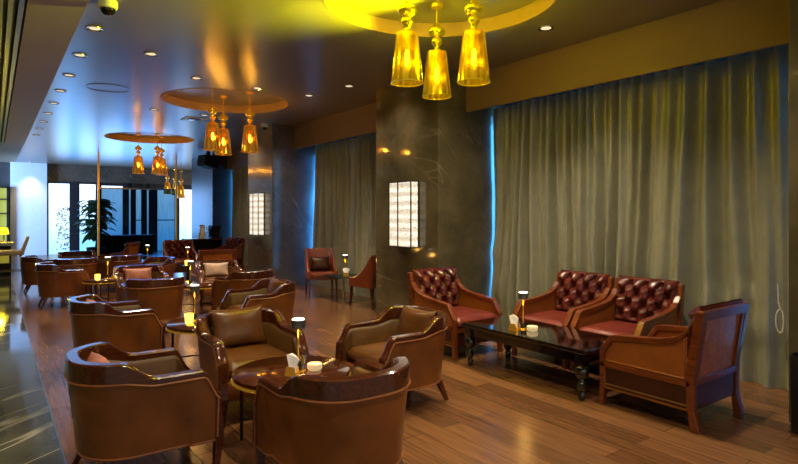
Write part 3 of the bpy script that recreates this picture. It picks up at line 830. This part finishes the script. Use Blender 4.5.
def make_napkin():
    r = thing('napkin_holder', 'x', 'napkin holder', group='brass napkin holders with white napkins')
    MB().prism([(-.045,0),(.045,0),(.03,.06),(-.03,.06)], 'x', -.024, -.018).build('plate', M['brass'], r)
    MB().prism([(-.045,0),(.045,0),(.03,.06),(-.03,.06)], 'x', .018, .024).build('plate', M['brass'], r)
    MB().span(-.024,.024,-.045,.045,0,.006).build('base', M['brass'], r)
    mb = MB()
    for k, a in enumerate((-.42,-.25,-.1,.05,.2,.36)):
        mb.box((-.014+.0055*k,.05*math.sin(a)*1.0,.075), (.003,.05,.12), rot=Matrix.Rotation(-a,4,'X')@Matrix.Rotation((k-2.5)*.06,4,'Y'))
    mb.build('napkins', M['paper'], r)
    return r
KN = Kind(make_napkin())
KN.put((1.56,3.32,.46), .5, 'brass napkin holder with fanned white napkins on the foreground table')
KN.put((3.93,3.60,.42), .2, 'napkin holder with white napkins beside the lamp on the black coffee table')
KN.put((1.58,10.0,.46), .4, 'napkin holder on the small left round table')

# ------------------------------------------------------------------ tufted armchairs (local: facing +X)
def make_tufted():
    root = thing('tufted_armchair', 'x', 'armchair', group='carved armchairs with tufted maroon backs')
    hw = .35
    for s in (-1,1):
        y0, y1 = (hw-.05, hw) if s > 0 else (-hw, -hw+.05)
        # rear leg, raked post up to the top rail
        MB().prism([(-.40,0),(-.335,0),(-.315,.15),(-.30,.40),(-.372,.835),(-.432,.835),(-.365,.40),(-.36,.15)], 'y', y0, y1).build('leg', M['walnut'], root, bevel=.006)
        MB().prism([(.325,.30),(.335,.12),(.345,0),(.385,0),(.375,.12),(.375,.42),(.34,.44)], 'y', y0, y1).build('leg', M['walnut'], root, bevel=.006)
        # arm frame: sweeping rail and sill rails
        top = [(-.335,.735),(-.29,.675),(-.22,.632),(-.12,.607),(.0,.592),(.12,.58),(.25,.568)]
        slope = [(.285,.552),(.372,.425)]
        outer = top+slope
        inner = [(.335,.405),(.258,.518),(.12,.535),(.0,.547),(-.12,.56),(-.21,.585),(-.28,.63),(-.33,.68)]
        mb = MB(); mb.prism(outer+inner, 'y', y0-.006 if s < 0 else y0-.004, y1+.006 if s > 0 else y1+.004)
        mb.prism([(-.34,.30),(.37,.30),(.37,.345),(-.34,.345)], 'y', y0, y1)
        mb.build('arm_rail', M['walnut'], root, bevel=.007)
        pan = [(-.31,.34),(.345,.34),(.345,.41),(.26,.53),(0,.555),(-.2,.59),(-.31,.67)]
        MB().prism(pan, 'y', y0+.014, y1-.014).build('side_panel', M['cane'], root)
        # raised bead just inside the frame
        mb = MB(); yb = y1-.013 if s > 0 else y0+.013
        mb.tube([(-.29,yb,.355),(.325,yb,.355),(.325,yb,.405),(.25,yb,.51),(0,yb,.537),(-.2,yb,.573),(-.29,yb,.635)], .006, 6, True)
        mb.build('bead', M['walnut_panel'], root, SM)
        MB().prism([(-.33,.135),(.345,.135),(.345,.30),(-.33,.30)], 'y', y0+.012, y1-.008).build('apron_panel', M['maroon_dark'], root)
        mb = MB(); yn = y1-.008 if s > 0 else y0+.012
        ln = [(-.315+.645*k/46, .172) for k in range(47)] + [(-.315, .15+.145*k/10) for k in range(11)] + [(.33, .15+.145*k/10) for k in range(11)]
        for x, z in ln: mb.ball((x, yn, z), .0075, 6, 4)
        mb.span(-.325,.34,yn-.003,yn+.003,.136,.150)
        mb.build('nail_trim', M['nail'], root, SM)
    # back: frame, big panel, lower leather panel
    def bx(z): return -.36 - .075*max(0,(z-.40)/.475)
    def bslab(mb, y0, y1, z0, z1, t0, t1):
        mb.loft([[(bx(z0)+t0,y0,z0),(bx(z0)+t1,y0,z0),(bx(z0)+t1,y1,z0),(bx(z0)+t0,y1,z0)],[(bx(z1)+t0,y0,z1),(bx(z1)+t1,y0,z1),(bx(z1)+t1,y1,z1),(bx(z1)+t0,y1,z1)]])
    mb = MB()
    bslab(mb,-hw+.003,hw-.003,.765,.838,-.003,.055); bslab(mb,-hw+.05,hw-.05,.315,.36,-.002,.05)
    for s in (-1,1): bslab(mb, s*(hw-.05), s*(hw-.085), .36, .78, .0, .03)
    mb.build('back_frame', M['walnut'], root, bevel=.006)
    mb = MB(); bslab(mb,-hw+.06,hw-.06,.35,.785,.018,.04); mb.build('back_panel', M['walnut_panel'], root)
    mb = MB(); bslab(mb,-hw+.05,hw-.05,.14,.32,.012,.04); mb.build('lower_back_panel', M['maroon_dark'], root)
    # front rail and apron
    MB().span(.315,.36,-hw+.05,hw-.05,.27,.32,.006).build('front_rail', M['walnut'], root)
    MB().span(.325,.345,-hw+.05,hw-.05,.13,.275).build('front_panel', M['maroon_dark'], root)
    # seat cushion
    mb = MB(); w = hw-.055
    def sup(u, v, top):
        x = 2*u-1; y = 2*v-1; q = (max(0,1-abs(x)**6)*max(0,1-abs(y)**6))**.35
        return (.055+x*.315, y*w, .385+.055*q if top else .345-.03*q)
    mb.grid(lambda u,v: sup(u,v,True),16,16); mb.grid(lambda u,v: sup(u,v,False),16,16)
    rim = [(i/16,0) for i in range(16)]+[(1,i/16) for i in range(16)]+[(1-i/16,1) for i in range(16)]+[(0,1-i/16) for i in range(16)]
    mb.loft([[sup(*p,True) for p in rim],[sup(*p,False) for p in rim]],True,False)
    bmesh.ops.remove_doubles(mb.bm, verts=mb.bm.verts, dist=.0005)
    mb.build('seat_cushion', M['maroon_toplit'], root, math.radians(60))
    # button tufted back
    btn = []
    rows = [(.50,4),(.605,3),(.71,4),(.805,3)]
    for z, c in rows:
        for k in range(c): btn.append(((k-(c-1)/2)*.158, z))
    z0, z1, yb = .41, .868, hw-.04
    def tuft(u, v):
        y = -yb+2*yb*u; z = z0+(z1-z0)*v
        ed = min((1-abs(2*u-1))/.14, 1)**.5 * min(v/.10,1)**.5 * min((1-v)/.16,1)**.5
        d = 0
        for (by, bz) in btn:
            q = ((y-by)**2+(z-bz)**2)/.0019
            if q < 8: d = max(d, math.exp(-q*.8))
        a = ((y+.079)/.158 + (z-.50)/.21); b = ((y+.079)/.158 - (z-.50)/.21)
        ca = abs(a-round(a)); cb = abs(b-round(b))
        cr = max(math.exp(-(ca/.10)**2), math.exp(-(cb/.10)**2))*(1 if z > .47 and z < .83 else .3)
        return (bx(z)+.045 + ed*(.10 - .062*d - .03*cr) , y, z)
    mb = MB(); mb.grid(tuft, 64, 44); bslab(mb, -yb+.004, yb-.004, .42, .860, .028, .056)
    bk = mb.build('backrest', M['maroon'], root, math.radians(80))
    for (by, bz) in btn:
        p = tuft((by+yb)/(2*yb), (bz-z0)/(z1-z0))
        MB().ball((p[0]+.006,p[1],p[2]), .012, 8, 5, (.6,1,1)).build('button', M['maroon_dark'], bk, SM)
    return root
KA = Kind(make_tufted())
KA.put((4.15,4.66,0), -PI/2, 'tufted maroon armchair left of the black coffee table, against the centre marble pillar')
KA.put((4.86,3.78,0), PI, 'tufted maroon armchair behind the coffee table, left one of the pair by the curtain')
KA.put((4.86,3.04,0), PI, 'tufted maroon armchair behind the coffee table, right one of the pair by the curtain')
KA.put((4.23,2.28,0), PI/2, 'carved wooden armchair in the right foreground showing its panelled back and side')
KA.put((3.62,13.9,0), math.radians(262), 'far tufted maroon armchair facing the camera near the service console')
KA.put((3.40,10.75,0), math.radians(86), 'wooden backed armchair seen from behind beyond the pearl pillow chair')
KA.put((4.9,14.6,0), math.radians(200), 'far tufted armchair half hidden beside the middle grey pillar')
KA.put((2.3,14.3,0), math.radians(150), 'far wooden backed armchair turned away before the glass partition')

# ------------------------------------------------------------------ black coffee table
ct = thing('coffee_table', 'black lacquered coffee table with turned legs among the tufted armchairs', 'table', (4.10,3.43,0))
LX, LY = .33, .72
MB().span(-LX,LX,-LY,LY,.385,.42,.008).build('tabletop', M['black_lacquer'], ct)
mb = MB()
for s in (-1,1):
    mb.span(s*(LX-.06)-.012, s*(LX-.06)+.012, -LY+.07, LY-.07, .30, .386); mb.span(-LX+.07, LX-.07, s*(LY-.07)-.012, s*(LY-.07)+.012, .30, .386)
mb.build('apron', M['black_lacquer'], ct)
for sx in (-1,1):
    for sy in (-1,1):
        MB().lathe([(.018,0),(.026,.01),(.031,.05),(.02,.075),(.026,.085),(.04,.10),(.046,.125),(.032,.15),(.024,.16),(.024,.175),(.042,.185),(.056,.215),(.06,.245),(.05,.275),(.036,.285),(.036,.292)],20,(sx*(LX-.06),sy*(LY-.07),0)).span(sx*(LX-.06)-.04,sx*(LX-.06)+.04,sy*(LY-.07)-.04,sy*(LY-.07)+.04,.29,.386).build('leg', M['black_lacquer'], ct, SM)

# ------------------------------------------------------------------ window bay side chairs and glass table
def make_side_chair():
    r = thing('side_chair', 'x', 'chair', group='brown leather side chairs in the middle window bay')
    # wrap back and sides as one upholstered shell sloping down to the front
    hw, xf, xb, rr, t = .27, .26, -.27, .08, .05
    a = dict(ns=14, na=5, nb=8, bow=.015)
    out = tub_path(hw, xf, xb, rr, **a); inn = tub_path(hw-t, xf, xb+t, rr-.03, **a)
    def zt(x):
        s = max(0, min(1, (x+.22)/.46)); return .86 - .38*(1-(1-s)**2.2)
    R = []
    for (ox,oy),(ix,iy) in zip(out, inn):
        z = zt(ox); rake = -.05*max(0,(z-.45)/.4)
        R.append([(ox,oy,.34),(ox+rake,oy,z-.012),(ox+rake+(ix-ox)*.3,oy+(iy-oy)*.3,z),(ix+rake-(ix-ox)*.2,iy-(iy-oy)*.2,z),(ix+rake,iy,z-.012),(ix,iy,.34)])
    MB().loft(R).build('back_shell', M['side_leather'], r, math.radians(50))
    MB().span(xb+t,xf+.01,-hw+.01,hw-.01,.33,.375,.008).build('seat_frame', M['rail'], r)
    MB().span(xb+t,xf+.02,-hw+t+.002,hw-t-.002,.37,.455,.025).build('seat_cushion', M['side_leather'], r, SM)
    for sx in (-1,1):
        for sy in (-1,1):
            MB().strut((sx*.245+(-.05 if sx<0 else .0),sy*.245,0),(sx*.23,sy*.235,.34),(.024,.024),(.042,.042)).build('leg', M['rail'], r, bevel=.003)
    return r
KSC = Kind(make_side_chair())
KSC.put((4.82,9.05,0), math.radians(250), 'brown leather side chair with pillow facing the camera in the middle window bay')
KSC.put((4.98,7.62,0), math.radians(100), 'brown leather side chair seen from behind beside the centre marble pillar, blue lit')
pillow(4.82, 9.05, 250, 'maroon_dark', 'dark brown pillow on the side chair in the middle window bay', w=.36, h=.26, back=.13, z=.475, lean=.2)
gt = thing('glass_table', 'small glass topped table between the two side chairs in the middle window bay', 'table', (4.87,8.33,0))
MB().span(-.27,.27,-.27,.27,.43,.445,.004).build('tabletop', M['glass_table'], gt)
MB().lathe([(.022,.015),(.022,.43)],14).build('column', M['chrome'], gt, SM)
MB().lathe([(.001,0),(.18,0),(.18,.01),(.03,.018),(.001,.018)],28).build('base', M['chrome'], gt, SM)
lamp(4.95, 8.42, .445, 'slim brass lamp on the glass table in the window bay')
KN.put((4.86,8.24,.445), .9, 'napkin holder on the glass table in the window bay')
# ------------------------------------------------------------------ far low tables and their lamps
bt = thing('side_table', 'low black table with lamp before the glass partition', 'table', (2.70,13.36,0))
MB().span(-.45,.45,-.35,.35,.42,.46,.006).build('tabletop', M['black_lacquer'], bt)
for sx in (-1,1):
    for sy in (-1,1): MB().strut((sx*.4,sy*.3,0),(sx*.4,sy*.3,.42),(.04,.04),(.05,.05)).build('leg', M['black_lacquer'], bt)
lamp(2.80, 13.45, .46, 'far slim lamp on the low black table before the glass partition')
KC.put((2.88,13.3,.46), 0, 'cream candle dish on the low black table before the glass partition')
pt = thing('pedestal_table', 'black pedestal table with lamp between the far armchairs', 'table', (3.28,11.95,0))
MB().lathe([(.001,.44),(.3,.44),(.31,.45),(.31,.46),(.001,.47)],36).build('tabletop', M['black_lacquer'], pt, SM)
MB().lathe([(.05,.02),(.03,.08),(.05,.2),(.03,.3),(.06,.44)],18).build('pedestal', M['black_lacquer'], pt, SM)
MB().lathe([(.001,0),(.2,0),(.2,.015),(.05,.03),(.001,.03)],28).build('base', M['black_lacquer'], pt, SM)
lamp(3.25, 11.9, .47, 'far slim lamp on the black pedestal table')
KG.put((3.20,11.78,.47), 0, 'yellow candle glass on the black pedestal table')

# ------------------------------------------------------------------ service console near the far pillar
co = thing('service_console', 'dark service console beside the far pillar', 'console', (4.75,15.9,0))
MB().span(-.5,.5,-.25,.25,.78,.82,.006).build('top', M['rail'], co)
for s in (-1,1): MB().span(s*.46-.02,s*.46+.02,-.22,.22,0,.78).build('side_panel', M['black'], co)
MB().span(-.44,.44,-.2,.2,.3,.33).build('shelf', M['black'], co); MB().span(-.44,.44,.2,.22,.05,.78).build('back_panel', M['black'], co)
ju = thing('water_jug', 'white jug standing on the dark service console', 'jug', (4.72,15.85,.82))
MB().lathe([(.001,0),(.09,0),(.1,.06),(.07,.22),(.06,.34),(.075,.38),(.065,.38),(.05,.34),(.001,.1)],20).build('body', M['cctv'], ju, SM)
MB().tube([(.06,0,.33),(.14,0,.3),(.15,0,.18),(.09,0,.1)],.012,6).build('handle', M['cctv'], ju, SM)
cm = thing('coffee_machine', 'small dark coffee machine on the service console', 'coffee machine', (5.09,15.9,.82))
MB().span(-.14,.14,-.15,.15,0,.05,.01).build('tray', M['black_metal'], cm); MB().span(-.14,.14,.02,.15,.05,.36,.015).build('body', M['black'], cm); MB().span(-.14,.14,-.13,.05,.26,.36,.015).build('brew_head', M['black_metal'], cm)
# black bar cabinet behind the glass
bc = thing('bar_cabinet', 'long black cabinet behind the glass partition', 'cabinet', (3.75,21.5,0))
MB().span(-.85,.85,-.3,.3,.06,.70,.01).build('body', M['black'], bc); MB().span(-.9,.9,-.34,.34,.70,.76,.008).build('top', M['black'], bc)
for k in range(3): MB().span(-.82+.56*k,-.3+.56*k,-.315,-.3,.1,.66,.004).build('door', M['black_lacquer'], bc)
# ------------------------------------------------------------------ potted tree
tr = thing('potted_tree', 'broad leaved tree in a charcoal pot by the left brass post', 'potted plant', (2.72,20.6,0))
pot = MB().lathe([(.001,0),(.22,0),(.25,.05),(.28,.42),(.26,.42),(.25,.37),(.001,.37)],28).build('pot', M['pot'], tr, SM)
MB().lathe([(.001,.38),(.25,.38),(.001,.385)],20).build('soil', M['soil'], pot)
MB().tube([(0,0,.3),(.03,.02,.7),(-.02,0,1.2),(.02,-.02,1.75)],[.04,.035,.028,.015],8).tube([(-.01,0,1.0),(.2,.05,1.35)],[.02,.01],6).tube([(.0,0,1.05),(-.22,-.05,1.4)],[.02,.01],6).build('trunk', M['bark'], tr, SM)
mb = MB(); rl = random.Random(3)
for k in range(170):
    a = rl.uniform(0,2*PI); z = rl.uniform(.75,2.0); rad = rl.uniform(.05,.46)*(1-.45*abs(z-1.35))
    c = Vector((rad*math.cos(a), rad*math.sin(a), z)); L = rl.uniform(.2,.32); wd = L*.42
    d = Vector((math.cos(a), math.sin(a), rl.uniform(-.6,.4))).normalized(); sd = d.cross(Vector((0,0,1))).normalized(); up = sd.cross(d)
    vs = []
    for t, w in ((0,.1),(.25,.8),(.55,1),(.8,.65),(1,.05)):
        p = c + d*L*t - Vector((0,0,.10*t*t*L*4))
        vs.append((mb.bm.verts.new(p - sd*wd*w + up*.02), mb.bm.verts.new(p), mb.bm.verts.new(p + sd*wd*w + up*.02)))
    for q in range(4):
        for e in range(2): mb.bm.faces.new((vs[q][e], vs[q][e+1], vs[q+1][e+1], vs[q+1][e]))
mb.build('foliage', M['leaf'], tr, SM)
# ------------------------------------------------------------------ left side: bar stool, counter, lamp, shelf
st = thing('counter_stool', 'beige upholstered counter stool at the far left edge', 'stool', (.30,15.0,0), math.radians(180))
MB().span(-.26,.26,-.24,.24,.60,.70,.03).build('seat', M['beige'], st, SM)
mb = MB(); mb.loft([[(-.26,-.22,.66),(-.19,-.22,.66),(-.19,.22,.66),(-.26,.22,.66)],[(-.36,-.2,1.0),(-.31,-.2,1.0),(-.31,.2,1.0),(-.36,.2,1.0)]]); mb.build('backrest', M['beige'], st, bevel=.02)
for sx in (-1,1):
    for sy in (-1,1): MB().strut((sx*.24,sy*.21,0),(sx*.2,sy*.19,.6),(.03,.03),(.045,.045)).build('leg', M['rail'], st)
MB().tube([(.2,-.2,.25),(.2,.2,.25),(-.2,.2,.25),(-.2,-.2,.25)],.01,6,True).build('footrest', M['chrome'], st)
rc = thing('reception_counter', 'dark counter with glowing yellow niche at the far left', 'counter', (-.3,17.0,0))
MB().span(-1.2,.72,-.35,.35,.72,.80,.006).build('countertop', M['white_wall'], rc); MB().span(-1.15,.66,-.3,.3,0,.72).build('body', M['black'], rc)
MB().span(-1.1,.62,-.312,-.3,.3,.6).build('lit_niche', M['shelf_glow'], rc)
yl = thing('counter_lamp', 'yellow glowing table lamp on the dark counter at the left edge', 'table lamp', (.22,16.95,.80))
MB().lathe([(.001,0),(.09,0),(.09,.02),(.02,.03),(.02,.2),(.001,.2)],18).build('base', M['brass'], yl, SM)
MB().lathe([(.11,.2),(.08,.36)],24,cap=False).build('lamp_shade', M['yellow_shade'], yl, SM)
point('counter_lamp_light', (.15,16.8,1.15), 14, (255,220,40), .08)
sh = thing('back_bar_shelf', 'tall dark shelving with lit bottles at the far left edge', 'shelving', (-.25,YF-.3,0))
MB().span(-1.6,.7,.2,.28,0,2.42).build('lit_back', M['shelf_glow'], sh)
for x in (-1.6,-.85,-.1,.64): MB().span(x,x+.06,-.15,.2,0,2.45).build('upright', M['black'], sh)
for z in (.5,1.0,1.5,2.0,2.42): MB().span(-1.6,.7,-.15,.2,z,z+.04).build('shelf', M['black'], sh)
# ------------------------------------------------------------------ right edge: cord loop and black bin
mb = MB(); P = []
for k in range(13):
    a = -PI/2 + 2*PI*k/12; P.append((0, .035*math.cos(a)*(1 if k<7 else .7), -.16+.10*math.sin(a)))
mb.tube([(0,.02,.15),(0,.015,.0)]+[(0,.0,-.06)], .005, 6).tube(P, .006, 6, True)
cd = mb.build('pull_cord', M['cord'], CURT_R, SM); cd['label'] = 'white looped cord'; cd.location = (5.36, 1.93, .76)
bn = thing('waste_bin', 'black bin standing at the right edge by the near pillar', 'bin', (4.47,1.42,0))
MB().lathe([(.001,.02),(.12,.02),(.125,.54),(.115,.54),(.11,.06),(.001,.06)],28).build('body', M['black'], bn, SM)
MB().lathe([(.001,0),(.128,0),(.128,.022),(.001,.022)],28).build('base_ring', M['chrome'], bn, SM)

# ------------------------------------------------------------------ daylight and fill lamps
def area(name, loc, rot, sx, sy, e, rgb):
    d = bpy.data.lights.new(name, 'AREA'); d.shape = 'RECTANGLE'; d.size = sx; d.size_y = sy; d.energy = e; d.color = lin(rgb)
    o = bpy.data.objects.new(name, d); COL.objects.link(o); o.location = loc; o.rotation_euler = rot; return o
BL = (50,145,255)
def slit(x, y, e, yaw, w=.06, spread=140):   # a tall strip of window seen past the curtain edge, shining into the room
    area('window_daylight', (x, y, 1.4), (PI/2, 0, PI/2+yaw), w, 2.7, e, BL).data.spread = math.radians(spread)
slit(5.68, P1[0]-.05, 7, .0); slit(5.68, P2[0]-.06, 40, -.15); slit(6.2, P3[0]-.07, 18, -.1)
slit(5.6, P0[1]+.05, 10, .2, .05, 24)
area('white_wall_fill', (-5.5, 20.5, 1.9), (PI/2, 0, -PI/2+.75), 3, 2.4, 330, (150,195,255)).data.spread = math.radians(85)  # unseen area lamp added to brighten the far white wall
area('far_daylight', (4.2, YF-.25, 1.5), (-PI/2, 0, 0), 4.6, 2.2, 120, (105,172,255))

w = bpy.data.worlds.new('lounge_ambient'); scene.world = w; w.use_nodes = True
bg = w.node_tree.nodes['Background']; bg.inputs['Color'].default_value = (.40,.37,.33,1); bg.inputs['Strength'].default_value = .9

# ------------------------------------------------------------------ camera
cam = bpy.data.cameras.new('camera'); co_ = bpy.data.objects.new('camera', cam); COL.objects.link(co_)
cam.sensor_width = 36; cam.sensor_fit = 'HORIZONTAL'; cam.lens = 36*560/798
cam.shift_y = -18/798
yaw = math.atan2(.587, .8096)
co_.location = (0,0,HC); co_.rotation_euler = (PI/2, 0, -yaw)
cam.clip_start = .05; cam.clip_end = 200
scene.camera = co_
scene.view_settings.view_transform = 'Standard'
scene.view_settings.look = 'None'
scene.view_settings.exposure = .75
scene.cycles.use_denoising = True
scene.cycles.max_bounces = 8
scene.cycles.sample_clamp_indirect = 4
